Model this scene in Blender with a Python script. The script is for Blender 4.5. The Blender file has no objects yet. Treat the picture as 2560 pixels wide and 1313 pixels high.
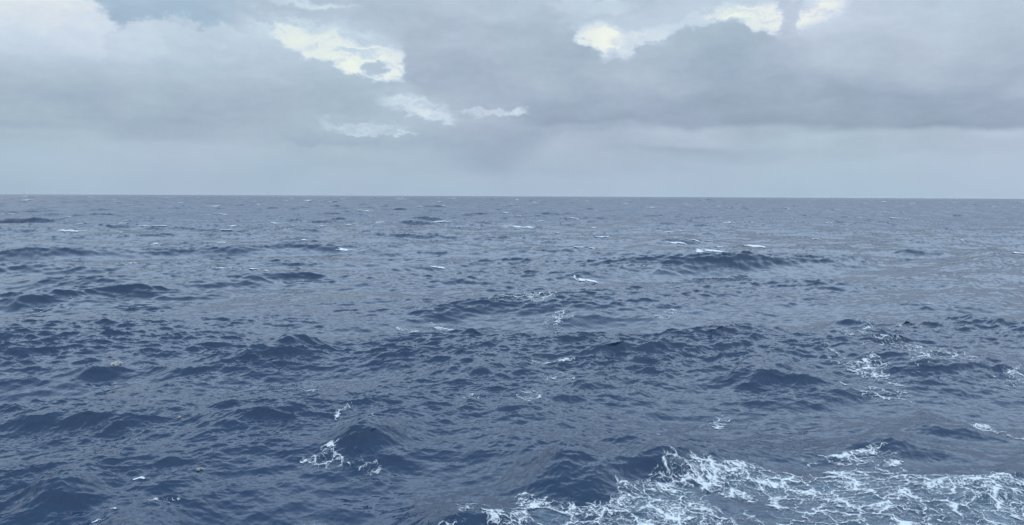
import bpy, math, random
import numpy as np

# ------------------------------------------------------------ camera, sky, sun
CAM_H = 11.0
scene = bpy.context.scene
scene.render.engine = 'CYCLES'
col = scene.collection

cam_data = bpy.data.cameras.new("camera")
cam = bpy.data.objects.new("camera", cam_data)
col.objects.link(cam)
cam_data.sensor_width = 36.0
cam_data.lens = 36.0 * 2009.0 / 2560.0
cam_data.clip_start = 0.1
cam_data.clip_end = 60000.0
from mathutils import Matrix, Vector
PITCH, ROLL = math.radians(4.81), math.radians(0.26)
fwd = Vector((0, math.cos(PITCH), -math.sin(PITCH)))
right = Vector((math.cos(ROLL), 0, 0)) + Vector((0, math.sin(PITCH), math.cos(PITCH))) * math.sin(ROLL)
right.normalize()
up = right.cross(fwd)
M = Matrix((right, up, -fwd)).transposed().to_4x4()
M.translation = Vector((0, 0, CAM_H))
cam.matrix_world = M
scene.camera = cam

scene.view_settings.view_transform = 'Standard'
scene.view_settings.look = 'None'
scene.view_settings.exposure = 0.0
scene.view_settings.gamma = 1.0
scene.render.film_transparent = False
scene.cycles.max_bounces = 5
scene.cycles.volume_bounces = 0
scene.cycles.transparent_max_bounces = 12

SUN_EL, SUN_AZ = math.radians(55), math.radians(165)      # azimuth from +Y towards +X


class N:
    """small helper that writes maths as shader nodes"""
    def __init__(self, tree):
        self.t = tree

    def put(self, sock, v):
        if hasattr(v, 'links') or isinstance(v, bpy.types.NodeSocket):
            self.t.links.new(v, sock)
        else:
            sock.default_value = v

    def m(self, op, a, b=None, c=None, clamp=False):
        n = self.t.nodes.new('ShaderNodeMath'); n.operation = op; n.use_clamp = clamp
        self.put(n.inputs[0], a)
        if b is not None: self.put(n.inputs[1], b)
        if c is not None: self.put(n.inputs[2], c)
        return n.outputs[0]

    def v(self, op, a, b=None, s=None):
        n = self.t.nodes.new('ShaderNodeVectorMath'); n.operation = op
        self.put(n.inputs[0], a)
        if b is not None: self.put(n.inputs[1], b)
        if s is not None: self.put(n.inputs['Scale'], s)
        return n.outputs['Value'] if op in ('LENGTH', 'DOT_PRODUCT', 'DISTANCE') else n.outputs['Vector']

    def comb(self, x, y, z=0.0):
        n = self.t.nodes.new('ShaderNodeCombineXYZ')
        for i, a in enumerate((x, y, z)): self.put(n.inputs[i], a)
        return n.outputs[0]

    def sep(self, a):
        n = self.t.nodes.new('ShaderNodeSeparateXYZ'); self.put(n.inputs[0], a)
        return n.outputs

    def noise(self, vec, scale, detail=4.0, rough=0.5, dist=0.0, color=False, lac=2.0):
        n = self.t.nodes.new('ShaderNodeTexNoise')
        self.put(n.inputs['Vector'], vec)
        n.inputs['Scale'].default_value = scale; n.inputs['Detail'].default_value = detail
        n.inputs['Roughness'].default_value = rough; n.inputs['Distortion'].default_value = dist
        n.inputs['Lacunarity'].default_value = lac
        return n.outputs['Color' if color else 'Fac']

    def rng(self, x, a, b, c=0.0, d=1.0, smooth=True):
        n = self.t.nodes.new('ShaderNodeMapRange')
        n.interpolation_type = 'SMOOTHSTEP' if smooth else 'LINEAR'
        for i, q in enumerate((x, a, b, c, d)): self.put(n.inputs[i], q)
        return n.outputs[0]

    def mixf(self, f, a, b):
        n = self.t.nodes.new('ShaderNodeMix'); n.data_type = 'FLOAT'
        self.put(n.inputs[0], f); self.put(n.inputs[2], a); self.put(n.inputs[3], b)
        return n.outputs[0]

    def mixc(self, f, a, b, blend='MIX'):
        n = self.t.nodes.new('ShaderNodeMix'); n.data_type = 'RGBA'; n.blend_type = blend
        self.put(n.inputs[0], f); self.put(n.inputs[6], a); self.put(n.inputs[7], b)
        return n.outputs[2]

    def ramp(self, f, stops):
        n = self.t.nodes.new('ShaderNodeValToRGB'); self.put(n.inputs[0], f)
        e = n.color_ramp.elements
        while len(e) > 1: e.remove(e[-1])
        e[0].position = stops[0][0]; e[0].color = stops[0][1]
        for p, c in stops[1:]:
            q = e.new(p); q.color = c
        return n.outputs[0]


def lin(r, g, b):
    f = lambda c: (c / 255 / 12.92) if c <= 10 else ((c / 255 + 0.055) / 1.055) ** 2.4
    return (f(r), f(g), f(b), 1.0)


world = bpy.data.worlds.new("World")
scene.world = world
world.use_nodes = True
wt = world.node_tree
wt.nodes.clear()
w = N(wt)
BG = 0.1
tc = wt.nodes.new('ShaderNodeTexCoord')
dx, dy, dz = w.sep(tc.outputs['Generated'])
az = w.m('DEGREES', w.m('ARCTAN2', dx, dy))
el = w.m('DEGREES', w.m('ARCSINE', dz))
P = w.comb(az, el, 0.0)
# cloud edges are broken up by two scales of turbulence
n1 = w.v('SUBTRACT', w.noise(w.v('MULTIPLY', P, (1, 1.5, 1)), 0.16, 3, 0.5, color=True), (0.5, 0.5, 0.5))
n2 = w.v('SUBTRACT', w.noise(w.v('MULTIPLY', P, (1, 1.6, 1)), 0.75, 5, 0.62, color=True), (0.5, 0.5, 0.5))
Psoft = w.v('ADD', P, w.v('SCALE', n1, s=2.2))
Pf = w.v('ADD', w.v('ADD', P, w.v('SCALE', n1, s=2.0)), w.v('MULTIPLY', n2, (2.9, 1.9, 0)))

CLOUDS = [
    (-30.795, 9.984, 14.831, 8.556, 0, 0.5, 0.8, 0.03, 0.9, 0),
    (-24.909, 10.559, 6.845, 3.708, -8, 0.3, 0.725, 0.0, 1, 0),
    (-17.371, 12.133, 8.556, 1.711, 0, 0.4, 0.765, 0.0, 0.9, 0),
    (-10.556, 12.26, 7.416, 1.711, 0, 0.4, 0.745, 0.02, 0.8, 0),
    (-30.852, 8.603, 5.419, 4.563, 0, 0.07, 0.826, 0.095, 1, 1),
    (-29.331, 10.137, 2.852, 2.71, 0, 0.07, 0.867, 0.057, 1, 1),
    (-31.815, 9.874, 3.708, 4.849, 0, 0.07, 0.867, 0.101, 1, 1),
    (-29.928, 5.625, 7.986, 2.567, 0, 0.2, 0.744, 0.054, 1, 0),
    (1.872, 12.512, 5.704, 2.567, 0, 0.5, 0.78, 0.0, 0.8, 0),
    (11.483, 12.06, 11.979, 1.711, 0, 0.5, 0.8, 0.0, 0.8, 0),
    (27.476, 10.549, 9.412, 3.993, 0, 0.5, 0.795, 0.03, 0.9, 0),
    (-11.399, 9.373, 8.556, 3.423, 0, 0.6, 0.8, 0.0, 0.9, 0),
    (7.711, 10.743, 7.416, 2.567, 0, 0.6, 0.81, 0.0, 0.9, 0),
    (18.012, 11.243, 6.845, 2.852, 0, 0.6, 0.81, 0.0, 0.8, 0),
    (-12.205, 9.342, 4.991, 1.939, -14, 0.3, 0.925, 0.0, 1, 1),
    (-11.947, 8.616, 2.71, 0.627, -22, 0.4, 0.985, 0.0, 0.9, 0),
    (-14.052, 10.043, 2.852, 0.97, -25, 0.2, 0.93, 0.0, 0.9, 1),
    (-9.233, 9.182, 2.282, 1.569, 0, 0.2, 0.94, 0.0, 0.9, 1),
    (-9.647, 8.692, 0.856, 0.685, 20, 0.3, 0.76, 0.0, 0.95, 1),
    (-8.949, 10.298, 2.567, 0.257, -3, 0.5, 0.8, 0.0, 0.8, 1),
    (-10.586, 9.718, 1.711, 0.171, 0, 0.5, 0.82, 0.0, 0.7, 1),
    (5.78, 10.855, 2.282, 1.084, 0, 0.08, 0.975, 0.0, 1, 1),
    (8.535, 10.594, 3.137, 0.685, 6, 0.12, 0.97, 0.0, 1, 1),
    (5.8, 9.372, 1.426, 0.57, 0, 0.3, 0.87, 0.0, 0.9, 1),
    (11.233, 11.247, 3.137, 0.57, 12, 0.35, 0.85, 0.0, 0.9, 1),
    (15.31, 11.841, 1.711, 0.742, -10, 0.15, 0.965, 0.0, 1, 1),
    (16.871, 11.256, 1.426, 1.312, 0, 0.2, 0.93, 0.0, 1, 1),
    (20.478, 11.705, 1.426, 1.198, 35, 0.12, 0.95, 0.0, 1, 1),
    (19.651, 10.771, 0.856, 0.856, 35, 0.14, 0.96, 0.0, 1, 1),
    (5.198, 12.999, 3.423, 0.456, 0, 0.4, 0.86, 0.0, 0.7, 1),
    (-13.742, 12.862, 2.567, 0.257, 0, 0.4, 0.89, 0.0, 0.8, 1),
    (-19.912, 10.513, 1.711, 0.2, 0, 0.5, 0.86, 0.0, 0.8, 1),
    (-2.866, 11.962, 6.845, 2.567, 0, 0.5, 0.765, 0.02, 0.8, 0),
    (-4.819, 8.751, 2.71, 3.137, 0, 0.12, 0.724, 0.036, 1, 1),
    (-1.742, 7.437, 5.419, 5.419, 0, 0.16, 0.708, 0.062, 1, 0),
    (1.617, 9.344, 3.137, 3.708, 0, 0.1, 0.731, 0.042, 1, 1),
    (3.873, 7.449, 3.137, 3.137, 0, 0.12, 0.708, 0.036, 1, 1),
    (-22.896, 7.722, 3.651, 3.594, 0, 0.09, 0.774, 0.075, 1, 1),
    (-24.494, 9.143, 1.426, 1.283, 0, 0.09, 0.811, 0.027, 1, 1),
    (-19.486, 7.712, 3.993, 3.194, 0, 0.09, 0.77, 0.067, 1, 1),
    (-16.964, 7.315, 3.708, 3.423, 0, 0.09, 0.758, 0.071, 1, 1),
    (-14.377, 6.36, 3.423, 2.995, 0, 0.09, 0.734, 0.062, 1, 1),
    (-11.983, 5.896, 3.137, 2.51, 0, 0.09, 0.722, 0.052, 1, 1),
    (-10.088, 5.535, 2.282, 2.054, 0, 0.09, 0.713, 0.043, 1, 1),
    (-25.06, 5.902, 11.979, 2.567, 0, 0.35, 0.734, 0.054, 1, 0),
    (-17.51, 5.724, 11.979, 1.426, 0, 0.4, 0.712, 0.03, 1, 0),
    (7.77, 7.145, 3.137, 2.567, 0, 0.1, 0.705, 0.029, 1, 1),
    (9.942, 8.317, 2.054, 2.424, 0, 0.1, 0.719, 0.028, 1, 1),
    (12.092, 8.795, 2.339, 2.624, 0, 0.1, 0.726, 0.03, 1, 1),
    (14.207, 9.173, 2.567, 2.51, 0, 0.1, 0.731, 0.029, 1, 1),
    (16.321, 8.135, 2.282, 2.624, 0, 0.1, 0.719, 0.03, 1, 1),
    (12.948, 6.519, 9.412, 3.708, 0, 0.2, 0.698, 0.042, 1, 0),
    (18.641, 11.206, 0.742, 2.567, 10, 0.3, 0.765, 0.0, 0.8, 1),
    (20.833, 8.577, 3.423, 2.282, 0, 0.3, 0.765, 0.03, 0.9, 0),
    (3.882, 6.631, 9.412, 2.282, 0, 0.35, 0.715, 0.03, 0.8, 0),
    (8.9, 5.502, 8.556, 1.483, 0, 0.3, 0.67, 0.03, 0.9, 0),
    (23.071, 6.706, 9.127, 3.137, 0, 0.35, 0.685, 0.06, 0.95, 0),
    (23.374, 4.976, 12.55, 1.198, 0, 0.16, 0.665, 0.03, 0.95, 0),
    (1.383, 2.471, 11.979, 0.97, 0, 0.6, 0.72, 0.02, 0.5, 0),
    (24.131, 9.617, 5.134, 2.567, 0, 0.5, 0.785, 0.03, 0.7, 0),
    (-25.1, 4.651, 15.972, 0.856, 0, 0.3, 0.705, 0.02, 0.85, 0),
    (-28.945, 3.381, 10.838, 0.627, 0, 0.5, 0.765, 0.0, 0.7, 0),
    (-19.574, 4.081, 9.412, 0.685, 0, 0.4, 0.725, 0.0, 0.7, 0),
    (-7.901, 3.793, 7.416, 0.627, 0, 0.5, 0.715, 0.0, 0.7, 0),
    (7.259, 4.473, 5.704, 0.513, 0, 0.5, 0.755, 0.0, 0.6, 0),
    (13.811, 3.95, 9.412, 0.685, 0, 0.4, 0.762, 0.0, 0.8, 0),
    (26.226, 3.331, 9.983, 0.799, 0, 0.35, 0.762, 0.02, 0.8, 0),
    (-21.095, 2.862, 14.261, 0.57, 0, 0.5, 0.75, 0.0, 0.6, 0),
    (15.691, 2.768, 5.704, 0.399, 0, 0.6, 0.73, 0.0, 0.5, 0),
    (-8.291, 7.119, 2.139, 0.57, 0, 0.3, 0.735, 0.0, 0.9, 1),
    (-6.224, 5.332, 5.99, 1.426, 0, 0.6, 0.78, 0.0, 0.7, 0),
    (-6.916, 5.951, 2.139, 0.685, -10, 0.2, 0.885, 0.0, 0.8, 1),
    (-5.527, 5.259, 1.997, 0.342, -6, 0.3, 0.9, 0.0, 0.7, 1),
    (-10.235, 4.524, 2.567, 0.342, -4, 0.2, 0.88, 0.0, 0.6, 1),
    (-9.004, 4.162, 1.997, 0.143, -3, 0.4, 0.91, 0.0, 0.7, 1),
    (-1.456, 5.714, 2.282, 0.257, 0, 0.4, 0.85, 0.0, 0.8, 1),
    (0.515, 5.862, 0.627, 0.285, 0, 0.4, 0.88, 0.0, 0.8, 1),
]
S = w.rng(el, 0.0, 6.0, 0.742, 0.742, False)
S = w.m('ADD', S, w.rng(az, -34, 34, -0.012, 0.022, False))
veil = w.rng(w.noise(w.v('MULTIPLY', Pf, (1, 3.2, 1)), 0.42, 5, 0.6), 0.36, 0.56, 0.35, 1.0)
for (cu, cv, ru, rv, rot, soft, val, grad, op, fine) in CLOUDS:
    gap = fine and val > 0.865
    if gap: soft = max(0.5, soft * 1.6); op = w.m('MULTIPLY', veil, op)
    base = Pf if fine else Psoft
    d = w.v('SUBTRACT', base, (cu, cv, 0))
    c_, s_ = math.cos(math.radians(rot)), math.sin(math.radians(rot))
    a = w.v('DOT_PRODUCT', d, (c_ / ru, s_ / ru, 0))
    b = w.v('DOT_PRODUCT', d, (-s_ / rv, c_ / rv, 0))
    r = w.m('SQRT', w.m('ADD', w.m('MULTIPLY', a, a), w.m('MULTIPLY', b, b)))
    mk = w.m('MULTIPLY', w.rng(r, 1.0 - soft, 1.0 + soft, 1.0, 0.0), op)
    target = w.m('MULTIPLY_ADD', b, grad, val)
    S = w.mixf(mk, S, target)
# fine structure inside the cloud deck
fb = w.noise(w.v('MULTIPLY', Psoft, (1, 2.2, 1)), 0.17, 4, 0.5)
up_f = w.rng(el, 1.0, 6.0, 0.25, 1.0)
S = w.m('ADD', S, w.m('MULTIPLY', w.m('MULTIPLY', w.m('SUBTRACT', fb, 0.5), 0.16), up_f))
fb2 = w.noise(w.v('MULTIPLY', P, (1, 2.0, 1)), 1.1, 5, 0.6)
S = w.m('ADD', S, w.m('MULTIPLY', w.m('MULTIPLY', w.m('SUBTRACT', fb2, 0.5), 0.045), up_f))
cloud = w.ramp(S, [(0.0, lin(0, 0, 0)), (0.62, lin(143, 158, 178)), (0.69, lin(160, 175, 195)), (0.745, lin(175, 190, 207)),
                   (0.80, lin(190, 204, 221)), (0.86, lin(206, 219, 234)), (0.93, lin(232, 238, 237)), (1.0, lin(250, 251, 240))])
# cool/cyan drift against lilac drift, and a cyan belt over the horizon
hue = w.noise(P, 0.075, 2, 0.5)
tint = w.mixc(w.rng(hue, 0.35, 0.65), lin(255, 254, 255), lin(250, 255, 253))
cloud = w.mixc(1.0, cloud, tint, 'MULTIPLY')
belt = w.rng(el, 0.0, 5.5, 1.0, 0.0)
cloud = w.mixc(belt, cloud, w.mixc(1.0, cloud, lin(249, 255, 259), 'MULTIPLY'))
bu, bv = (-25.13, 10.78)
d = w.v('SUBTRACT', Psoft, (bu, bv, 0))
r = w.v('LENGTH', w.v('MULTIPLY', d, (1 / 8.0, 1 / 2.6, 0)))
bm = w.m('MULTIPLY', w.rng(r, 0.5, 1.3, 1.0, 0.0), w.rng(S, 0.80, 0.765, 0.0, 1.0))
cloud = w.mixc(bm, cloud, w.mixc(1.0, cloud, lin(244, 253, 258), 'MULTIPLY'))
# the unseen deck above the picture is brightened and cooled to light the sea
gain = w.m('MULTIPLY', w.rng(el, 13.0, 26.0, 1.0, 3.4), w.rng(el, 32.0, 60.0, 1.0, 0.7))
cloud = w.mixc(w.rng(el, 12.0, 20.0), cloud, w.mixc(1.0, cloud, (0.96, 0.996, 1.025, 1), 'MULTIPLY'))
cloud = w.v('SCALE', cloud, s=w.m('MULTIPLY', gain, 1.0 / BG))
sky = wt.nodes.new('ShaderNodeTexSky')
sky.sky_type = 'NISHITA'; sky.sun_disc = False
sky.sun_elevation = SUN_EL; sky.sun_rotation = SUN_AZ
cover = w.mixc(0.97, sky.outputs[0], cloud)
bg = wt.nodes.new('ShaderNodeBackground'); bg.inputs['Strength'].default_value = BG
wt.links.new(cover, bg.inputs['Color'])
wo = wt.nodes.new('ShaderNodeOutputWorld')
wt.links.new(bg.outputs[0], wo.inputs['Surface'])
world.cycles.sampling_method = 'MANUAL'
world.cycles.sample_map_resolution = 256

sd = bpy.data.lights.new("sun", 'SUN')
sd.energy = 0.5; sd.angle = math.radians(95); sd.color = (1.0, 0.99, 0.97)
sun = bpy.data.objects.new("sun", sd); col.objects.link(sun)
sv = Vector((math.sin(SUN_AZ) * math.cos(SUN_EL), math.cos(SUN_AZ) * math.cos(SUN_EL), math.sin(SUN_EL)))
sun.rotation_euler = sv.to_track_quat('Z', 'Y').to_euler()
sun.location = sv * 100

# ------------------------------------------------------------ the sea surface
G = 9.81


def cascade(seed, L, n, lmin, lmax, lp, alpha, wind, chop, iso, power):
    """one periodic patch of wind sea between two wavelengths (FFT), with its horizontal drift"""
    rs = np.random.default_rng(seed)
    k1 = np.fft.fftfreq(n, L / n) * 2 * np.pi
    kx, ky = np.meshgrid(k1, k1)
    k = np.hypot(kx, ky); k[0, 0] = 1e9
    kp = 2 * np.pi / lp
    F = 0.5 * alpha * k ** -4.0 * np.exp(-1.25 * (kp / k) ** 2)
    F *= 1.0 + 1.3 * np.exp(-((np.sqrt(k / kp) - 1) ** 2) / 0.02)
    F *= 1.0 + 0.4 * np.exp(-(k / 0.55) ** 4)          # the older swell under the wind sea
    th = np.arctan2(ky, kx) - wind
    c = np.cos(th)
    cc = np.cos(np.linspace(-np.pi / 2, np.pi / 2, 721))
    D = np.where(c > 0, np.abs(c) ** power, 0.0) / (cc ** power).sum() / (np.pi / 720)
    F *= (1 - iso) * D + iso / (2 * np.pi)
    kmin, kmax = 2 * np.pi / lmax, 2 * np.pi / lmin
    band = np.clip((k / kmin - 0.85) / 0.3, 0, 1) * np.clip((1.15 - k / kmax) / 0.3, 0, 1)
    H = np.sqrt(F * (2 * np.pi / L) ** 2) * band * (rs.standard_normal((n, n)) + 1j * rs.standard_normal((n, n)))
    H[0, 0] = 0
    h = np.fft.ifft2(H).real * n * n
    X = np.fft.ifft2(1j * kx / k * H).real * n * n * chop
    Y = np.fft.ifft2(1j * ky / k * H).real * n * n * chop
    return np.stack([X, Y, h], -1).astype(np.float32), L, n


def sample(cas, x, y, rot=0.0):
    tile, L, n = cas
    cr, sr = math.cos(rot), math.sin(rot)
    u = ((x * cr + y * sr) / L * n).astype(np.float64)
    v = ((-x * sr + y * cr) / L * n).astype(np.float64)
    iu = np.floor(u).astype(np.int64); iv = np.floor(v).astype(np.int64)
    fu = (u - iu).astype(np.float32)[..., None]; fv = (v - iv).astype(np.float32)[..., None]
    # smoothed weights keep the shading free of facets
    iu %= n; iv %= n
    iu1 = (iu + 1) % n; iv1 = (iv + 1) % n
    d = (tile[iv, iu] * (1 - fu) + tile[iv, iu1] * fu) * (1 - fv) + (tile[iv1, iu] * (1 - fu) + tile[iv1, iu1] * fu) * fv
    dxx = d[..., 0] * cr - d[..., 1] * sr
    dyy = d[..., 0] * sr + d[..., 1] * cr
    return dxx, dyy, d[..., 2]


def wdir(rot):                       # waves run towards the viewer and a little to the right
    return math.radians(-68) - rot


ALPHA = 0.022
BIG_A = cascade(11, 431.0, 1024, 6.0, 90.0, 40.0, ALPHA * 0.55, wdir(0.0), 1.15, 0.03, 7)
BIG_B = cascade(41, 287.0, 1024, 2.6, 90.0, 40.0, ALPHA * 0.55, wdir(0.5), 1.05, 0.05, 5)
MID = cascade(23, 67.0, 1024, 0.5, 2.6, 60.0, ALPHA * 2.2, wdir(-0.3), 0.95, 0.10, 3)
FINE = cascade(31, 13.7, 1024, 0.07, 0.5, 60.0, ALPHA * 1.8, wdir(0.2), 0.9, 0.25, 2)

# named crests: x, y, height, half length, angle of the crest line, front width, back width
RIDGES = [
    (-18.411, 50.777, 1.0, 5.309, 0.582, 1.3, 3.2),
    (-15.189, 53.922, 1.0, 3.399, 0.827, 1.1, 2.5),
    (-24.954, 48.756, 0.8, 2.712, 0.593, 1.0, 2.4),
    (-6.024, 33.558, 1.15, 1.587, 0.016, 1.2, 2.4),
    (-8.376, 61.851, 0.9, 4.954, -0.263, 1.4, 3.5),
    (14.887, 57.868, 0.6, 5.101, 0.276, 1.6, 3.6),
    (5.679, 50.932, 0.8, 5.069, 0.345, 1.2, 3.0),
    (15.892, 46.185, 1.0, 3.017, -0.223, 1.2, 2.6),
    (5.204, 31.742, 1.2, 4.704, 0.231, 1.5, 3.0),
    (1.91, 30.612, 0.6, 2.146, 0.35, 1.3, 2.5),
    (-16.071, 27.37, 0.75, 1.217, 0.012, 0.9, 1.8),
    (-20.884, 36.123, 0.75, 4.018, 0.259, 1.0, 2.2),
    (-11.988, 37.596, 0.7, 3.246, 0.842, 0.9, 2.2),
    (-1.834, 46.095, 0.8, 3.284, 0.021, 1.1, 2.6),
    (28.297, 48.71, 1.0, 5.879, -0.079, 1.3, 3.0),
    (21.74, 38.563, 0.8, 1.939, 0.017, 0.9, 1.8),
    (17.554, 35.544, 0.7, 2.863, -0.171, 1.0, 2.2),
    (-38.197, 91.977, 0.91, 28.55, 0.869, 1.6, 5.0),
    (0.476, 93.139, 0.77, 4.977, 0.042, 1.5, 4.0),
    (-12.336, 24.596, 0.9, 1.657, 0.011, 1.1, 2.0),
    (-2.023, 26.815, 0.85, 2.244, 0.406, 1.1, 2.0),
    (57.276, 107.068, 0.77, 6.922, 0.048, 1.6, 4.0),
    (30.093, 73.085, 0.9, 3.031, 0.032, 1.3, 3.0),
    (36.258, 66.168, 0.9, 6.711, -0.908, 1.3, 3.0),
    (-36.93, 107.074, 0.77, 5.244, -0.396, 1.3, 4.0),
    (86.259, 304.493, 0.7, 13.633, 0.131, 2.2, 6.0),
    (18.707, 93.364, 0.56, 8.14, 0.041, 1.2, 3.0),
    (24.332, 50.715, 0.8, 3.389, 0.022, 1.1, 2.4),
    (10.054, 66.551, 0.7, 4.665, 0.324, 1.1, 3.0),
    (-58.515, 98.292, 0.63, 7.336, 0.045, 1.4, 4.0),
    (-18.292, 130.833, 0.77, 5.652, 0.06, 1.6, 4.5),
    (104.832, 172.412, 0.63, 16.757, -0.964, 1.8, 5.0),
    (-4.034, 200.864, 0.98, 5.745, 0.094, 2, 6),
    (-35.186, 201.663, 0.84, 11.708, 0.093, 2, 6),
    (-28.506, 65.997, 0.6, 6.453, 0.749, 1.0, 3.0),
    (78.472, 157.393, 0.77, 7.529, 0.069, 1.6, 5.0),
]


def smooth_noise(x, y, s, seed):
    rs = np.random.default_rng(seed)
    n = 64
    t = rs.random((n, n)).astype(np.float32)
    u = x / s; v = y / s
    iu = np.floor(u).astype(int); iv = np.floor(v).astype(int)
    fu = u - iu; fv = v - iv
    fu = fu * fu * (3 - 2 * fu); fv = fv * fv * (3 - 2 * fv)
    iu %= n; iv %= n; a = (iu + 1) % n; b = (iv + 1) % n
    return (t[iv, iu] * (1 - fu) + t[iv, a] * fu) * (1 - fv) + (t[b, iu] * (1 - fu) + t[b, a] * fu) * fv


def displace(x, y, cell):
    ax, ay, ah = sample(BIG_A, x, y, 0.0)
    bx, by, bh = sample(BIG_B, x, y, 0.5)
    X, Y, Hh = ax + bx, ay + by, ah + bh
    near = np.clip(1.0 - (np.hypot(x, y) - 160) / 120, 0, 1)
    damp = 1.0 - 0.05 * near
    X *= damp; Y *= damp; Hh *= damp
    for (rx, ry, A, half, ang, wf, wb) in RIDGES:
        ddx, ddy = x - rx, y - ry
        lim = half * 2.2 + 6 * wb
        sel = (np.abs(ddx) < lim) & (np.abs(ddy) < lim)
        if not sel.any(): continue
        ex, ey = ddx[sel], ddy[sel]
        ca, sa = math.cos(ang), math.sin(ang)
        t = ex * ca + ey * sa
        s = -ex * sa + ey * ca                      # positive behind the crest
        s = s + 0.9 * (smooth_noise(ex + rx, ey + ry, 2.7, 5) - 0.5) * min(1.6, wb / 2) + min(2.2, wb) * 0.55 * (smooth_noise(ex + rx, ey + ry, 5.5, 6) - 0.5) + 0.10 * t * t / half
        prof = np.where(s < 0, 1 / (1 + (s / wf) ** 2) , 1 / (1 + (s / wb) ** 2))
        prof = prof * np.exp(-(s / (3.2 * np.where(s < 0, wf * 1.6, wb))) ** 2)
        env = np.exp(-(np.abs(t) / half) ** 2.4) * (0.75 + 0.5 * smooth_noise(ex + rx, ey + ry, 2.1, 9))
        bump = A * env * prof
        Hh[sel] += bump * 0.85
        # lean the top over its front
        Y[sel] -= bump * 0.18 * ca; X[sel] += bump * 0.18 * sa
    crest = np.clip(1.0 + 0.6 * Hh, 0.65, 1.45)
    gust = 0.75 + 0.5 * smooth_noise(x + 0.3 * y, y, 17.0, 3)
    f_mid = np.clip(2.4 - cell / 0.7, 0, 1) * crest * gust
    f_fin = np.clip(2.2 - cell / 0.09, 0, 1) * crest * gust
    mx, my, mh = sample(MID, x, y, -0.3)
    X += mx * f_mid; Y += my * f_mid; Hh += mh * f_mid
    sel = f_fin > 0
    fx, fy, fh = sample(FINE, x[sel], y[sel], 0.2)
    X[sel] += fx * f_fin[sel]; Y[sel] += fy * f_fin[sel]; Hh[sel] += fh * f_fin[sel]
    return X, Y, Hh


# a polar sheet: fine cells close by, coarser ones towards the horizon 14 km away
rr = [1.5, 4.0, 8.0, 12.0, 15.0, 17.0]
r = 18.0
while r < 14500:
    rr.append(r)
    r += max(0.045, min(0.0003 * r * r / CAM_H, 0.0042 * r)) if r < 3000 else 0.03 * r
rr = np.array(rr)
fine_t = np.radians(np.linspace(-37.5, 37.5, 1500))
side = np.radians(37.5 + 0.05 * np.cumsum(1.09 ** np.arange(62)))
side = side[side < math.pi - 0.02]
theta = np.concatenate([-side[::-1], fine_t, side])
theta = np.append(theta, theta[0] + 2 * math.pi)
NR, NT = len(rr), len(theta)
print('sea grid', NR, NT, NR * NT)
R, T = np.meshgrid(rr, theta, indexing='ij')
gx = R * np.sin(T); gy = R * np.cos(T)
cell = np.maximum(np.gradient(rr)[:, None] * 0.6, R * np.gradient(theta)[None, :]).astype(np.float32)
far_fade = np.clip(2.0 - rr / 3000, 0, 1)[:, None]
SX = np.empty((NR, NT), np.float32); SY = SX.copy(); SZ = SX.copy()
for a in range(0, NR, 128):
    s = slice(a, min(NR, a + 128))
    X, Y, Hh = displace(gx[s], gy[s], cell[s])
    fade = np.clip(1.6 - cell[s] / 9.0, 0, 1)
    SX[s] = gx[s] + X * fade; SY[s] = gy[s] + Y * fade
    SZ[s] = Hh * fade
    SZ[s] -= (R[s] ** 2 / (2 * 7.4e6)).astype(np.float32)     # the round earth
for A_ in (SX, SY, SZ):
    A_[:, -1] = A_[:, 0]
print('height std near', SZ[(rr > 20) & (rr < 200)].std(), 'min', SZ.min())


def mesh_from_grid(name, V, nr, nt, face_sel=None):
    i = np.arange(nr - 1)[:, None] * nt + np.arange(nt - 1)[None, :]
    F = np.stack([i, i + 1, i + nt + 1, i + nt], -1).reshape(-1, 4)[:, ::-1]
    keep = None
    if face_sel is not None:
        F = F[face_sel.reshape(-1)]
        keep, inv = np.unique(F, return_inverse=True)
        F = inv.reshape(-1, 4); V = V[keep]
    me = bpy.data.meshes.new(name)
    me.vertices.add(len(V)); me.vertices.foreach_set('co', V.astype(np.float32).ravel())
    me.loops.add(F.size); me.loops.foreach_set('vertex_index', F.astype(np.int32).ravel())
    me.polygons.add(len(F)); me.polygons.foreach_set('loop_start', (np.arange(len(F)) * 4).astype(np.int32))
    me.polygons.foreach_set('use_smooth', np.ones(len(F), bool))
    me.update(calc_edges=True)
    return me, keep


def add_attr(me, name, vals):
    a = me.attributes.new(name, 'FLOAT', 'POINT')
    a.data.foreach_set('value', np.ascontiguousarray(vals, np.float32).ravel())


def link(name, me, mat, label=None, cat=None, group=None, kind=None, parent=None):
    me.materials.append(mat)
    o = bpy.data.objects.new(name, me); col.objects.link(o)
    if label: o['label'] = label
    if cat: o['category'] = cat
    if group: o['group'] = group
    if kind: o['kind'] = kind
    if parent: o.parent = parent
    return o


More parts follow.
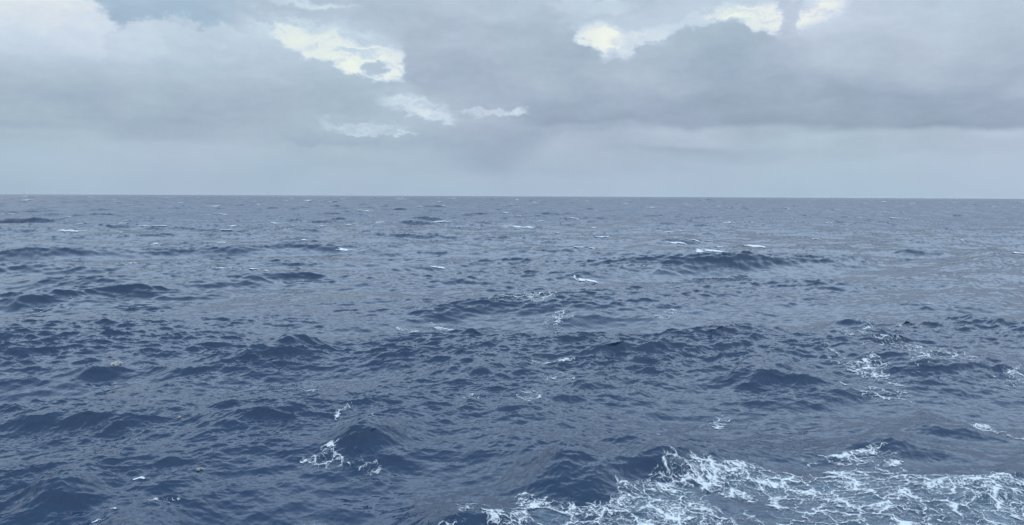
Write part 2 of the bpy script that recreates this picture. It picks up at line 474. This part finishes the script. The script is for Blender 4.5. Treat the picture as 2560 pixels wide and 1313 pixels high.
# where the ship's wash has left foam: lines and pools in metres, with a density
WASH_LINES = [
    (-0.096, 26.317, 0.899, 28.022, 0.55, 0.95),
    (0.899, 28.022, 2.324, 27.887, 0.55, 0.95),
    (2.324, 27.887, 3.682, 27.345, 0.55, 0.95),
    (3.682, 27.345, 4.795, 29.061, 0.55, 0.95),
    (4.795, 29.061, 6.242, 30.363, 0.55, 0.95),
    (6.242, 30.363, 7.693, 31.589, 0.55, 0.95),
    (7.693, 31.589, 9.562, 32.203, 0.6, 0.9),
    (9.562, 32.203, 11.046, 31.731, 0.6, 0.9),
    (11.046, 31.731, 12.846, 31.371, 0.6, 0.9),
    (12.846, 31.371, 15.27, 30.753, 0.6, 0.9),
    (15.27, 30.753, 17.442, 30.42, 0.6, 0.9),
    (17.442, 30.42, 19.822, 30.011, 0.6, 0.9),
    (7.659, 31.444, 8.086, 30.298, 0.6, 1.0),
    (8.086, 30.298, 8.433, 29.865, 0.6, 1.0),
    (8.836, 31.945, 10.124, 30.868, 0.35, 1.0),
    (10.124, 30.868, 11.197, 30.339, 0.35, 1.0),
    (3.874, 26.706, 4.91, 26.374, 0.4, 1.05),
    (4.91, 26.374, 6.191, 26.052, 0.4, 1.05),
    (6.191, 26.052, 6.646, 25.73, 0.4, 1.05),
    (6.478, 28.598, 6.88, 27.828, 0.35, 1.05),
    (6.88, 27.828, 6.984, 27.095, 0.35, 1.05),
    (-0.094, 25.982, 1.621, 25.674, 0.4, 0.9),
    (1.621, 25.674, 2.977, 26.016, 0.4, 0.9),
    (9.563, 28.636, 10.061, 29.251, 0.3, 0.9),
    (10.061, 29.251, 9.71, 30.543, 0.3, 0.9),
    (14.038, 28.493, 15.238, 29.737, 0.28, 1.0),
    (15.238, 29.737, 16.116, 29.964, 0.28, 1.0),
    (12.165, 28.549, 13.012, 28.48, 0.25, 1.0),
    (13.012, 28.48, 14.038, 28.493, 0.25, 1.0),
    (12.858, 26.295, 13.689, 27.174, 0.25, 0.85),
    (13.689, 27.174, 15.959, 27.75, 0.25, 0.85),
    (12.858, 26.295, 13.894, 26.476, 0.28, 1.0),
    (13.894, 26.476, 14.123, 25.878, 0.28, 1.0),
    (16.818, 27.76, 17.732, 27.402, 0.25, 0.95),
    (12.865, 32.249, 14.14, 31.773, 0.3, 0.8),
    (14.14, 31.773, 15.315, 30.845, 0.3, 0.8),
    (10.623, 26.102, 11.92, 26.625, 0.2, 0.9),
    (11.92, 26.625, 13.183, 26.131, 0.2, 0.9),
    (15.827, 33.323, 16.382, 33.599, 0.25, 0.9),
    (7.262, 27.098, 8.257, 27.658, 0.2, 0.75),
    (8.257, 27.658, 8.849, 26.419, 0.2, 0.75),
]
WASH_POOLS = [
    (5.737, 27.815, 1.555, 1.54, 0.72),
    (2.601, 26.28, 2.103, 0.913, 0.55),
    (1.719, 27.322, 1.499, 0.521, 0.55),
    (6.566, 29.001, 0.888, 1.085, 0.7),
    (9.78, 30.771, 2.411, 1.246, 0.6),
    (12.883, 29.922, 2.919, 1.374, 0.62),
    (15.866, 28.914, 3.94, 1.949, 0.6),
    (14.522, 30.834, 3.732, 1.152, 0.62),
    (17.858, 28.54, 2.514, 2.486, 0.58),
    (12.307, 27.521, 5.252, 1.7, 0.42),
    (15.261, 26.492, 3.957, 1.225, 0.5),
    (9.121, 26.422, 2.087, 1.123, 0.34),
    (8.276, 28.227, 1.318, 1.261, -0.5),
    (3.275, 28.758, 1.008, 0.411, -0.6),
    (16.153, 26.165, 0.918, 0.596, 0.55),
]


def wash_density(x, y):
    d = np.zeros(x.shape, np.float32)
    jx = x + 1.1 * (smooth_noise(x, y, 1.3, 71) - 0.5) + 0.5 * (smooth_noise(x, y, 0.5, 72) - 0.5)
    jy = y + 1.1 * (smooth_noise(x, y, 1.3, 73) - 0.5) + 0.5 * (smooth_noise(x, y, 0.5, 74) - 0.5)
    for (x0, y0, x1, y1, wd, den) in WASH_LINES:
        ex, ey = x1 - x0, y1 - y0
        t = np.clip(((jx - x0) * ex + (jy - y0) * ey) / (ex * ex + ey * ey), 0, 1)
        q = np.hypot(jx - x0 - t * ex, jy - y0 - t * ey) / wd
        d = np.maximum(d, den * np.clip(1.5 - q, 0, 1))
    for (x0, y0, ru, rv, den) in WASH_POOLS:
        q = np.hypot((jx - x0) / ru, (jy - y0) / rv)
        v_ = np.clip((1.25 - q) / 0.5, 0, 1)
        d = np.where(den < 0, d * (1 + den * v_), np.maximum(d, den * v_))
    d *= 0.45 + 0.62 * smooth_noise(x, y, 1.7, 75) + 0.42 * smooth_noise(x, y, 0.7, 76)
    return d


def blur_density(x, y):
    d = np.zeros(x.shape, np.float32)
    for (x0, y0, ru, rv, den) in WASH_POOLS:
        if den > 0:
            q = np.hypot((x - x0) / ru, (y - y0) / rv)
            d = np.maximum(d, den * np.clip(1.35 - q, 0, 1))
    return d


sea_v = np.stack([SX, SY, SZ], -1).reshape(-1, 3)
sea_me, _ = mesh_from_grid('sea', sea_v, NR, NT)
lod = np.clip((cell - 0.06) / 0.9, 0, 1)
add_attr(sea_me, 'coarse', lod)
wash_rows = (rr > 17) & (rr < 60)
milk = np.zeros((NR, NT), np.float32)
milk[wash_rows] = blur_density(SX[wash_rows], SY[wash_rows])
add_attr(sea_me, 'milky', milk)

a_ = (SX[1:, :-1] - SX[:-1, :-1]) * (SY[:-1, 1:] - SY[:-1, :-1]) - (SY[1:, :-1] - SY[:-1, :-1]) * (SX[:-1, 1:] - SX[:-1, :-1])
print('folded', float((a_[50:] * np.sign(np.median(a_)) < 0).mean()))
mat_sea = bpy.data.materials.new('sea_water'); mat_sea.use_nodes = True
t = mat_sea.node_tree; q = N(t)
bsdf = t.nodes['Principled BSDF']
geo = t.nodes.new('ShaderNodeNewGeometry'); Pw = geo.outputs['Position']
at = t.nodes.new('ShaderNodeAttribute'); at.attribute_name = 'coarse'
mk = t.nodes.new('ShaderNodeAttribute'); mk.attribute_name = 'milky'
body = q.mixc(q.noise(Pw, 0.03, 2, 0.5), (0.0090, 0.0260, 0.068, 1), (0.012, 0.0325, 0.063, 1))
body = q.mixc(q.m('MULTIPLY', mk.outputs['Fac'], q.rng(q.noise(Pw, 0.55, 4, 0.6, 0.6), 0.35, 0.65, 0.25, 1.0)), body, (0.08,0.13,0.165,1))
t.links.new(body, bsdf.inputs['Base Color'])
bsdf.inputs['IOR'].default_value = 1.333
bsdf.inputs['Roughness'].default_value = 0.1
t.links.new(q.mixf(at.outputs['Fac'], 0.06, 0.28), bsdf.inputs['Roughness'])
flat = q.v('MULTIPLY', Pw, (1, 1, 0.3))
w1 = q.v('SUBTRACT', q.noise(flat, 1.1, 5, 0.65, color=True), (0.5, 0.5, 0.5))
w2 = q.v('SUBTRACT', q.noise(flat, 9.0, 3, 0.6, color=True), (0.5, 0.5, 0.5))
rip = q.v('ADD', q.v('SCALE', w1, s=q.mixf(at.outputs['Fac'], 0.07, 0.65)), q.v('SCALE', w2, s=0.03))
w0 = q.v('SUBTRACT', q.noise(q.v('MULTIPLY', Pw, (0.6, 1, 0)), 0.16, 4, 0.7, color=True), (0.5, 0.5, 0.5))
rip = q.v('ADD', rip, q.v('SCALE', w0, s=q.rng(at.outputs['Fac'], 0.25, 1.0, 0.0, 0.75, False)))
rip = q.v('MULTIPLY', rip, (1, 1, 0))
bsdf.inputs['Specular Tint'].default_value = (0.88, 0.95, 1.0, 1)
nrm = q.v('NORMALIZE', q.v('ADD', geo.outputs['Normal'], rip))
t.links.new(nrm, bsdf.inputs['Normal'])
link('sea', sea_me, mat_sea, kind='structure')

# ------------------------------------------------------------ foam
mat_foam = bpy.data.materials.new('foam'); mat_foam.use_nodes = True
t = mat_foam.node_tree; q = N(t)
fb = t.nodes['Principled BSDF']; out = t.nodes['Material Output']
fb.inputs['Base Color'].default_value = (0.54, 0.58, 0.61, 1)
fb.inputs['Roughness'].default_value = 0.7
fb.inputs['Specular IOR Level'].default_value = 0.2
geo = t.nodes.new('ShaderNodeNewGeometry')
den = t.nodes.new('ShaderNodeAttribute'); den.attribute_name = 'foam'
sol = t.nodes.new('ShaderNodeAttribute'); sol.attribute_name = 'solid'
Pw = q.v('MULTIPLY', geo.outputs['Position'], (1, 1, 0.4))
wob = q.v('SUBTRACT', q.noise(Pw, 0.9, 3, 0.6, color=True), (0.5, 0.5, 0.5))
wob2 = q.v('SUBTRACT', q.noise(Pw, 3.4, 5, 0.68, color=True), (0.5, 0.5, 0.5))
Pd = q.v('ADD', q.v('ADD', Pw, q.v('SCALE', wob, s=1.5)), q.v('SCALE', wob2, s=0.55))


def cells(scale):
    n = t.nodes.new('ShaderNodeTexVoronoi'); n.feature = 'DISTANCE_TO_EDGE'
    n.voronoi_dimensions = '2D'
    n.inputs['Scale'].default_value = scale; n.inputs['Randomness'].default_value = 1.0
    t.links.new(Pd, n.inputs['Vector'])
    return n.outputs['Distance']


D = den.outputs['Fac']
fr = q.noise(Pw, 4.2, 7, 0.72)
clump = q.rng(q.noise(Pd, 0.85, 4, 0.6), 0.42, 0.72, 0.35, 3.2)
vary = q.m('MULTIPLY', clump, q.rng(fr, 0.3, 0.7, 0.15, 1.7))


def strands(scale, width, floor):
    wd = q.m('MULTIPLY', q.m('MAXIMUM', q.m('SUBTRACT', D, floor), 0.0), q.m('MULTIPLY', vary, width))
    return q.m('DIVIDE', cells(scale), q.m('ADD', wd, 0.0001))


ds = q.m('MINIMUM', strands(0.95, 0.062, 0.0), q.m('MINIMUM', strands(2.3, 0.062 * 1.25, 0.28), strands(6.0, 0.062 * 1.4, 0.5)))
alpha = q.rng(ds, 0.3, 1.35, 1.0, 0.0)
film = q.m('MULTIPLY', q.rng(ds, 1.0, 3.4, 1.0, 0.0), 0.34)
alpha = q.m('MAXIMUM', alpha, film)
alpha = q.m('MULTIPLY', alpha, q.rng(den.outputs['Fac'], 0.02, 0.2))
alpha = q.m('MAXIMUM', alpha, q.m('MULTIPLY', sol.outputs['Fac'], q.rng(q.m('ADD', q.m('MULTIPLY', den.outputs['Fac'], 0.55), q.noise(q.v('MULTIPLY', Pd, (0.5, 1, 1)), 1.3, 6, 0.7)), 0.6, 0.85)))
t.links.new(alpha, fb.inputs['Alpha'])

idx_t0 = len(side)


def surf(x, y, lift):
    """points of the sea sheet itself over ground coordinates, lifted by the thickness of the foam"""
    r = np.clip(np.hypot(x, y), rr[6], rr[-2]); th = np.arctan2(x, y)
    ri = np.interp(r, rr, np.arange(NR)); ti = np.interp(th, theta, np.arange(NT))
    i = np.floor(ri).astype(int); j = np.floor(ti).astype(int)
    i = np.clip(i, 0, NR - 2); j = np.clip(j, 0, NT - 2)
    a = (ri - i)[..., None]; b = (ti - j)[..., None]
    V = np.stack([SX, SY, SZ], -1) if False else SEA3
    p = (V[i, j] * (1 - b) + V[i, j + 1] * b) * (1 - a) + (V[i + 1, j] * (1 - b) + V[i + 1, j + 1] * b) * a
    p = p.copy(); p[..., 2] += lift
    return p


SEA3 = np.stack([SX, SY, SZ], -1)

# the wash: faces of the sea sheet that carry foam, one centimetre up
rows = np.where(wash_rows)[0]; r0, r1 = rows[0], rows[-1] + 1
sub = SEA3[r0:r1].copy()
den_w = wash_density(sub[..., 0], sub[..., 1])
ok = den_w > 0.03
fs = (ok[:-1, :-1] | ok[1:, :-1] | ok[:-1, 1:] | ok[1:, 1:])
sub[..., 2] += 0.012 + 0.03 * np.clip(den_w, 0, 1)
me, keep = mesh_from_grid('wake_foam', sub.reshape(-1, 3), r1 - r0, NT, fs)
add_attr(me, 'foam', np.clip(den_w, 0, 1).ravel()[keep]); add_attr(me, 'solid', np.zeros(len(keep)))
link('wake_foam', me, mat_foam, 'wide lacy sheet of white foam churned across the lower right corner', 'foam', kind='stuff')

# foam patches: name, x, y, half width, half depth, angle, density, solid, snap to crest, label, group
PATCHES = [
    ('foam_patch', -7.346, 32.172, 1.251, 1.119, 0.76, 0.58, 0, 0, 'lacy foam streak trailing down the left face of the dark foreground wave', None),
    ('foam_patch', -6.56, 36.031, 1.094, 0.922, 0.531, 0.5, 0, 0, 'thin foam threads over the top of the dark foreground wave', None),
    ('foam_patch', -5.703, 31.695, 0.86, 0.718, -0.269, 0.5, 0, 0, 'broken foam flecks right below the dark foreground wave', None),
    ('foam_patch', -7.946, 38.147, 0.312, 1.209, 0.017, 0.6, 0, 0, 'tiny foam tangle just behind the dark foreground wave', None),
    ('foam_patch', -5.748, 67.539, 2.848, 3.131, 0.821, 0.88, 0, 0, 'bright lacy foam patch behind a broad crest near the middle of the sea', None),
    ('foam_patch', -4.003, 68.469, 0.628, 1.069, 0.029, 1, 0, 0, 'small solid foam spot right of the bright patch near the middle', None),
    ('foam_patch', 1.819, 79.776, 3.109, 4.339, -0.63, 0.72, 0, 0, 'lacy foam patch right of the centre, upper one of three close together', None),
    ('foam_patch', 4.892, 73.508, 2.321, 2.462, 0.031, 0.62, 0, 0, 'long thin foam patch right of the centre, middle one of three close together', None),
    ('foam_patch', 4.823, 66.774, 1.38, 2.292, 0.029, 0.62, 0, 0, 'small round foam patch right of the centre, lowest of three close together', None),
    ('foam_patch', 2.503, 48.971, 1.628, 0.414, 0.021, 0.95, 0, 1.0, 'flat white foam line on a low crest above the lacy ring', None),
    ('foam_patch', -1.881, 41.972, 0.77, 0.612, -0.359, 0.75, 0, 0, 'narrow foam bit left of the lacy ring in the middle foreground', None),
    ('foam_patch', 0.994, 42.195, 0.87, 1.649, 0.018, 0.66, 0, 0, 'round lacy foam ring in the middle foreground', None),
    ('foam_patch', 2.587, 45.953, 1.102, 1.708, -0.9, 0.5, 0, 0, 'faint foam wisps beneath the flat white foam line', None),
    ('foam_patch', -11.699, 45.47, 1.129, 1.353, 0.02, 0.68, 0, 0, 'pale foam patch on the smooth slope below the long dark crest', None),
    ('foam_patch', 11.054, 40.094, 0.905, 0.965, 0.017, 0.66, 0, 0, 'small foam patch on open water above the wake foam', None),
    ('foam_patch', 7.431, 36.378, 1.296, 0.864, 0.181, 0.66, 0, 0, 'long foam patch on the smooth water behind the large dark wave', None),
    ('foam_patch', 14.804, 34.546, 2.4, 0.755, 0.166, 0.82, 0, 0, 'long white foam streak just above the wake foam', None),
    ('foam_patch', 14.665, 33.0, 2.274, 0.833, 0.014, 0.55, 0, 0, 'thin foam traces between the white streak and the wake foam', None),
    ('foam_patch', 22.42, 48.705, 1.596, 2.247, 0.021, 0.66, 0, 0, 'dense white foam patch left below the netted foam at right', None),
    ('foam_patch', 21.725, 44.187, 2.138, 1.877, 0.459, 0.48, 0, 0, 'ragged foam patch under the dense white one at right', None),
    ('foam_patch', 27.883, 52.582, 3.828, 4.847, -0.563, 0.5, 0, 0, 'netted foam draped over the face of a dark wave at right', None),
    ('foam_patch', 25.72, 58.64, 0.33, 5.592, 0.025, 0.95, 0, 0, 'thin crooked foam line running up and down at right', None),
    ('foam_patch', 24.097, 56.87, 1.321, 1.002, 0.428, 0.95, 0, 0, 'short flat foam foot of the crooked line at right', None),
    ('foam_patch', 21.806, 52.972, 0.262, 3.129, 0.023, 0.75, 0, 0, 'small foam hook left of the netted foam', None),
    ('foam_patch', 30.046, 67.494, 2.75, 5.685, 0.029, 0.55, 0, 0, 'faint ring of foam in the pale water at upper right', None),
    ('foam_patch', 25.906, 68.678, 2.389, 2.579, 0.496, 0.55, 0, 0, 'faint foam scraps left of the faint ring at upper right', None),
    ('foam_patch', 22.784, 40.609, 1.013, 0.653, 0.017, 0.85, 0, 0.8, 'white foam cap on the small dark peak at lower right', None),
    ('foam_patch', 24.228, 40.09, 1.064, 1.082, -0.435, 0.75, 0, 0, 'foam patch right of the small dark peak', None),
    ('foam_patch', 24.62, 38.191, 1.088, 0.901, -0.9, 0.85, 0, 0, 'foam scrap at the right edge above the wake', None),
    ('foam_patch', 30.216, 47.018, 1.132, 2.409, -0.9, 0.75, 0, 0, 'foam patch at the right edge beside the netted foam', None),
    ('foam_patch', -1.979, 27.728, 0.756, 1.186, 0.711, 0.74, 0, 0, 'ragged foam patch left of the wake foam at the bottom', None),
    ('foam_patch', -1.49, 28.433, 1.01, 0.478, -0.252, 0.42, 0, 0, 'thin foam wisps above the ragged patch at the bottom', None),
    ('foam_patch', -2.301, 26.048, 0.539, 0.566, 0.011, 0.6, 0, 0, 'small foam tangle at the bottom edge left of the wake', None),
    ('foam_patch', -6.338, 27.046, 0.993, 0.711, 0.282, 0.45, 0, 0, 'faint scattered foam low in the foreground, left of the middle', None),
    ('foam_patch', -12.162, 27.05, 0.977, 0.236, 0.3, 0.55, 0, 0, 'thin foam streak low at the left', None),
    ('whitecap', -13.725, 25.653, 0.2, 0.104, 0.011, 1, 1, 0.5, 'small bright white cap on the crest in the lower left corner', None),
    ('whitecap', -13.787, 28.845, 0.251, 0.124, 0.323, 1, 1, 0.4, 'tiny flat white cap on open water at the lower left', None),
    ('whitecap', -13.535, 26.465, 0.136, 0.071, 0.012, 0.9, 1, 0.4, 'tiny white fleck behind the crest in the lower left corner', None),
    ('whitecap', 53.539, 184.317, 6.716, 2.178, -0.9, 1, 1, 2, 'broad white breaking cap in the distance right of the centre', None),
    ('whitecap', 94.467, 327.733, 9.641, 4.278, 0.554, 1, 1, 6, 'long thin white cap on a dark crest below the horizon at right', None),
    ('whitecap', -76.609, 122.662, 4.145, 2.16, 0.054, 0.85, 1, 2, 'broad white cap at the left edge in the distance', None),
    ('whitecap', -27.949, 311.358, 5.055, 2.614, 0.133, 1, 1, 5, 'wide white cap below the horizon, left of the centre', None),
    ('whitecap', 2.682, 275.136, 7.294, 3.78, 0.116, 0.8, 1, 5, 'long pale cap below the horizon near the centre', None),
    ('whitecap', -41.665, 114.975, 2.124, 1.023, -0.395, 1, 1, 2, 'white cap on the dark thin crest left of the centre', None),
    ('whitecap', -35.892, 112.182, 2.16, 1.126, 0.048, 0.95, 1, 2, 'thin white line right of the cap on the dark thin crest', None),
    ('whitecap', -52.254, 102.604, 2.381, 1.169, -0.345, 0.85, 1, 2, 'pale cap on the long dark crest at the left', None),
    ('whitecap', -58.941, 122.884, 2.346, 0.895, -0.75, 0.8, 1, 2, 'slanting white cap above the long dark crest at the left', None),
    ('whitecap', 14.846, 161.027, 3.155, 1.642, 0.068, 0.85, 1, 3, 'pale flat cap right of the centre in the distance', None),
    ('whitecap', 37.731, 151.272, 3.895, 1.862, 0.412, 0.8, 1, 3, 'faint cap left below the broad breaking cap', None),
    ('whitecap', 45.293, 242.838, 5.005, 1.623, -0.9, 1, 1, 4, 'white cap on a rounded crest in the distance right of the centre', None),
    ('whitecap', 17.533, 93.29, 2.403, 2.502, 0.825, 0.75, 0, 0, 'lacy white cap beside a dark peak right of the centre', None),
    ('whitecap', 10.141, 103.857, 1.88, 0.686, -0.797, 0.9, 1, 2, 'slanting white cap in the middle distance right of the centre', None),
    ('whitecap', -10.426, 114.642, 1.451, 0.756, 0.049, 0.95, 1, 2, 'small white cap in the middle distance left of the centre', None),
    ('whitecap', -139.859, 379.873, 5.938, 2.176, -0.792, 1, 1, 6, 'small bright cap near the horizon left of the centre', None),
    ('whitecap', -91.38, 274.721, 2.003, 1.038, 0.12, 0.95, 1, 5, 'small white cap below the bright one near the horizon', None),
    ('whitecap', -50.628, 252.765, 1.188, 0.616, 0.109, 1, 1, 5, 'short bright dot of white water in the distance', None),
    ('whitecap', -32.123, 153.249, 1.654, 0.748, -0.521, 1, 1, 3, 'white cap below the short bright dot', None),
    ('whitecap', -50.684, 308.324, 4.331, 2.24, 0.133, 1, 1, 5, 'thin white cap left of the wide cap below the horizon', None),
    ('whitecap', -29.875, 352.384, 2.866, 1.479, 0.15, 1, 1, 5, 'tiny white cap just behind the wide cap', None),
    ('whitecap', -125.023, 228.17, 4.192, 2.176, 0.102, 0.8, 1, 4, 'pale cap in the distance at the left', None),
    ('whitecap', -8.833, 473.242, 3.317, 1.696, 0.199, 1, 1, 6, 'tiny bright cap near the horizon at the centre', None),
    ('whitecap', 16.09, 76.241, 2.846, 2.022, 0.348, 0.5, 0, 0, 'wispy foam on the pale water right of the centre', None),
    ('whitecap', 42.508, 81.47, 1.053, 2.116, 0.034, 0.7, 0, 0, 'small foam dab in the pale water at far right', None),
    ('whitecap', 45.961, 76.933, 1.308, 1.56, 0.669, 0.8, 0, 0, 'small cap at the left end of a dark crest at far right', None),
    ('whitecap', 119.858, 189.408, 1.802, 0.937, 0.077, 1, 1, 3, 'small white cap at the right edge in the distance', None),
]


def snap_to_crest(x, y, reach):
    r = math.hypot(x, y); ux, uy = x / r, y / r
    s = np.linspace(-reach, reach, 61)
    p = surf(x + s * ux, y + s * uy, 0.0)
    k = int(np.argmax(p[:, 2] - 0.08 * np.abs(s) / reach))
    return x + s[k] * ux, y + s[k] * uy


def foam_patch(name, x, y, a, b, ang, den, solid, snap, label, group, seed):
    r = math.hypot(x, y)
    if snap:
        x, y = snap_to_crest(x, y, snap)
    if r > 90: ang = max(-0.25, min(0.25, ang)) - math.atan2(x, y) * 0.7; b = min(b, 0.4 * a)
    nu = int(np.clip(a / (0.0009 * r), 10, 110)); nv = int(np.clip(b / (0.0012 * r), 8, 80))
    u, v = np.meshgrid(np.linspace(-1, 1, nu), np.linspace(-1, 1, nv))
    ca, sa = math.cos(ang), math.sin(ang)
    # the patch bends like a piece of string along its length
    rs = random.Random(seed)
    bend = rs.uniform(-0.5, 0.5) * b; ph = rs.uniform(0, 6)
    off = bend * (u * u) + 0.3 * b * np.sin(u * 4.0 + ph)
    lx = u * a; ly = v * b + off
    X = x + lx * ca - ly * sa; Y = y + lx * sa + ly * ca
    nz = smooth_noise(u * 6 + seed * 3.1, v * 3 + seed, 1.7, 100 + seed % 7) - 0.5
    nz2 = smooth_noise(u * 14 + seed, v * 7, 1.7, 200 + seed % 5) - 0.5
    d = 1.0 - np.sqrt((u / 0.95) ** 2 + (v / 0.9) ** 2) + (1.6 if solid else 0.9) * nz + (0.9 if solid else 0.5) * nz2
    edge = np.clip((1 - np.abs(u)) * 5, 0, 1) * np.clip((1 - np.abs(v)) * 3, 0, 1)
    dv = np.clip(d * 1.8, 0, 1) * den * edge * (1.0 if solid else 0.88)
    thick = (0.012 + 0.00028 * r + (0.05 if solid else 0.02) * np.clip(dv, 0, 1) * min(1, b))
    p = surf(X, Y, thick)
    ok = dv > 0.02
    fs = (ok[:-1, :-1] | ok[1:, :-1] | ok[:-1, 1:] | ok[1:, 1:])
    if not fs.any(): return
    me, keep = mesh_from_grid(name, p.reshape(-1, 3), nv, nu, fs)
    if me.polygons and me.polygons[0].normal.z < 0: me.flip_normals()
    add_attr(me, 'foam', dv.ravel()[keep])
    add_attr(me, 'solid', np.full(len(keep), 1.0 if solid else 0.0))
    link(name, me, mat_foam, label, 'whitecap' if name == 'whitecap' else 'foam patch', group)


for i, (name, x, y, a, b, ang, den, solid, snap, label, group) in enumerate(PATCHES):
    foam_patch(name, x, y, a, b, ang, den, solid, snap, label, group, i + 1)

rs = random.Random(77)
for i in range(290):
    d = 170 * (3200 / 170) ** (rs.random() ** 0.85)
    a = math.radians(rs.uniform(-34, 34))
    half = rs.uniform(0.7, 2.0) * (1.0 + d / 500) * (1.5 if rs.random() < 0.2 else 1.0)
    foam_patch('whitecap', d * math.sin(a), d * math.cos(a), half, half * rs.uniform(0.25, 0.5), rs.uniform(-0.1, 0.5),
               rs.uniform(0.9, 1.0), True, 5 + d * 0.02, 'small white whitecap breaking far out on the open sea below the horizon',
               'small whitecaps scattered far out', 300 + i)

# ------------------------------------------------------------ floating seaweed
mat_weed = bpy.data.materials.new('tan_weed'); mat_weed.use_nodes = True
t = mat_weed.node_tree; q = N(t)
geo = t.nodes.new('ShaderNodeNewGeometry')
t.links.new(q.mixc(q.noise(geo.outputs['Position'], 14, 4, 0.6), (0.22, 0.21, 0.19, 1), (0.42, 0.40, 0.365, 1)),
            t.nodes['Principled BSDF'].inputs['Base Color'])
t.nodes['Principled BSDF'].inputs['Roughness'].default_value = 0.5
WEED = [
    (-24.946, 49.561, 0.331, 0.464, 'large tan seaweed clump on the dark crest at the left'),
    (-11.932, 30.323, 0.146, 0.17, 'tan seaweed clump on smooth water in the left foreground'),
    (-15.588, 36.381, 0.099, 0.123, 'small pale seaweed clump on the slope at the left'),
    (-2.317, 39.263, 0.078, 0.105, 'tiny seaweed clump on a small dark crest left of the middle'),
]
for k, (x, y, a, b, label) in enumerate(WEED):
    rs = np.random.default_rng(500 + k)
    V, F = [], []
    # a raft of overlapping fronds: short curved blades lying on the water
    for j in range(150):
        an = rs.uniform(0, 2 * np.pi); q_ = np.sqrt(rs.random())
        fx, fy = x + a * q_ * np.cos(an) * (0.8 + 0.3 * np.sin(3 * an + k)), y + b * q_ * np.sin(an)
        da = rs.normal(0, 0.9); Lf = rs.uniform(0.10, 0.26) * (a / 0.5); wf = rs.uniform(0.018, 0.04) * (a / 0.5)
        n0 = len(V)
        lift = 0.03 + 0.04 * (1 - q_) * rs.random()
        px_, py_ = [], []
        for s in range(5):
            f = s / 4
            cx = fx + Lf * f * math.cos(da + 0.7 * f); cy = fy + Lf * f * math.sin(da + 0.7 * f)
            wd = wf * math.sin(math.pi * (0.15 + 0.8 * f))
            nx, ny = -math.sin(da + 0.7 * f), math.cos(da + 0.7 * f)
            px_ += [cx + nx * wd, cx - nx * wd]; py_ += [cy + ny * wd, cy - ny * wd]
        p = surf(np.array(px_), np.array(py_), lift)
        p[::2, 2] += 0.012 * math.sin(j)
        V += p.tolist()
        for s in range(4):
            c0 = n0 + 2 * s
            F.append((c0, c0 + 1, c0 + 3, c0 + 2))
    me = bpy.data.meshes.new('seaweed_clump'); me.from_pydata(V, [], F); me.update()
    link('seaweed_clump', me, mat_weed, label, 'seaweed', 'tan seaweed clumps afloat')

# ------------------------------------------------------------ sea air
me = bpy.data.meshes.new('haze')
b_, z0, z1 = 15000.0, -62.0, 12.5
v_ = [(x, y, z) for z in (z0, z1) for y in (-b_, b_) for x in (-b_, b_)]
me.from_pydata(v_, [], [(0, 2, 3, 1), (4, 5, 7, 6), (0, 1, 5, 4), (2, 6, 7, 3), (0, 4, 6, 2), (1, 3, 7, 5)])
me.update()
mat_air = bpy.data.materials.new('sea_air'); mat_air.use_nodes = True
t = mat_air.node_tree; t.nodes.clear()
o = t.nodes.new('ShaderNodeOutputMaterial'); p = t.nodes.new('ShaderNodeVolumePrincipled')
p.inputs['Color'].default_value = (0.80, 0.86, 0.92, 1); p.inputs['Density'].default_value = 1.0e-5
t.links.new(p.outputs[0], o.inputs['Volume'])
link('haze', me, mat_air, kind='stuff')
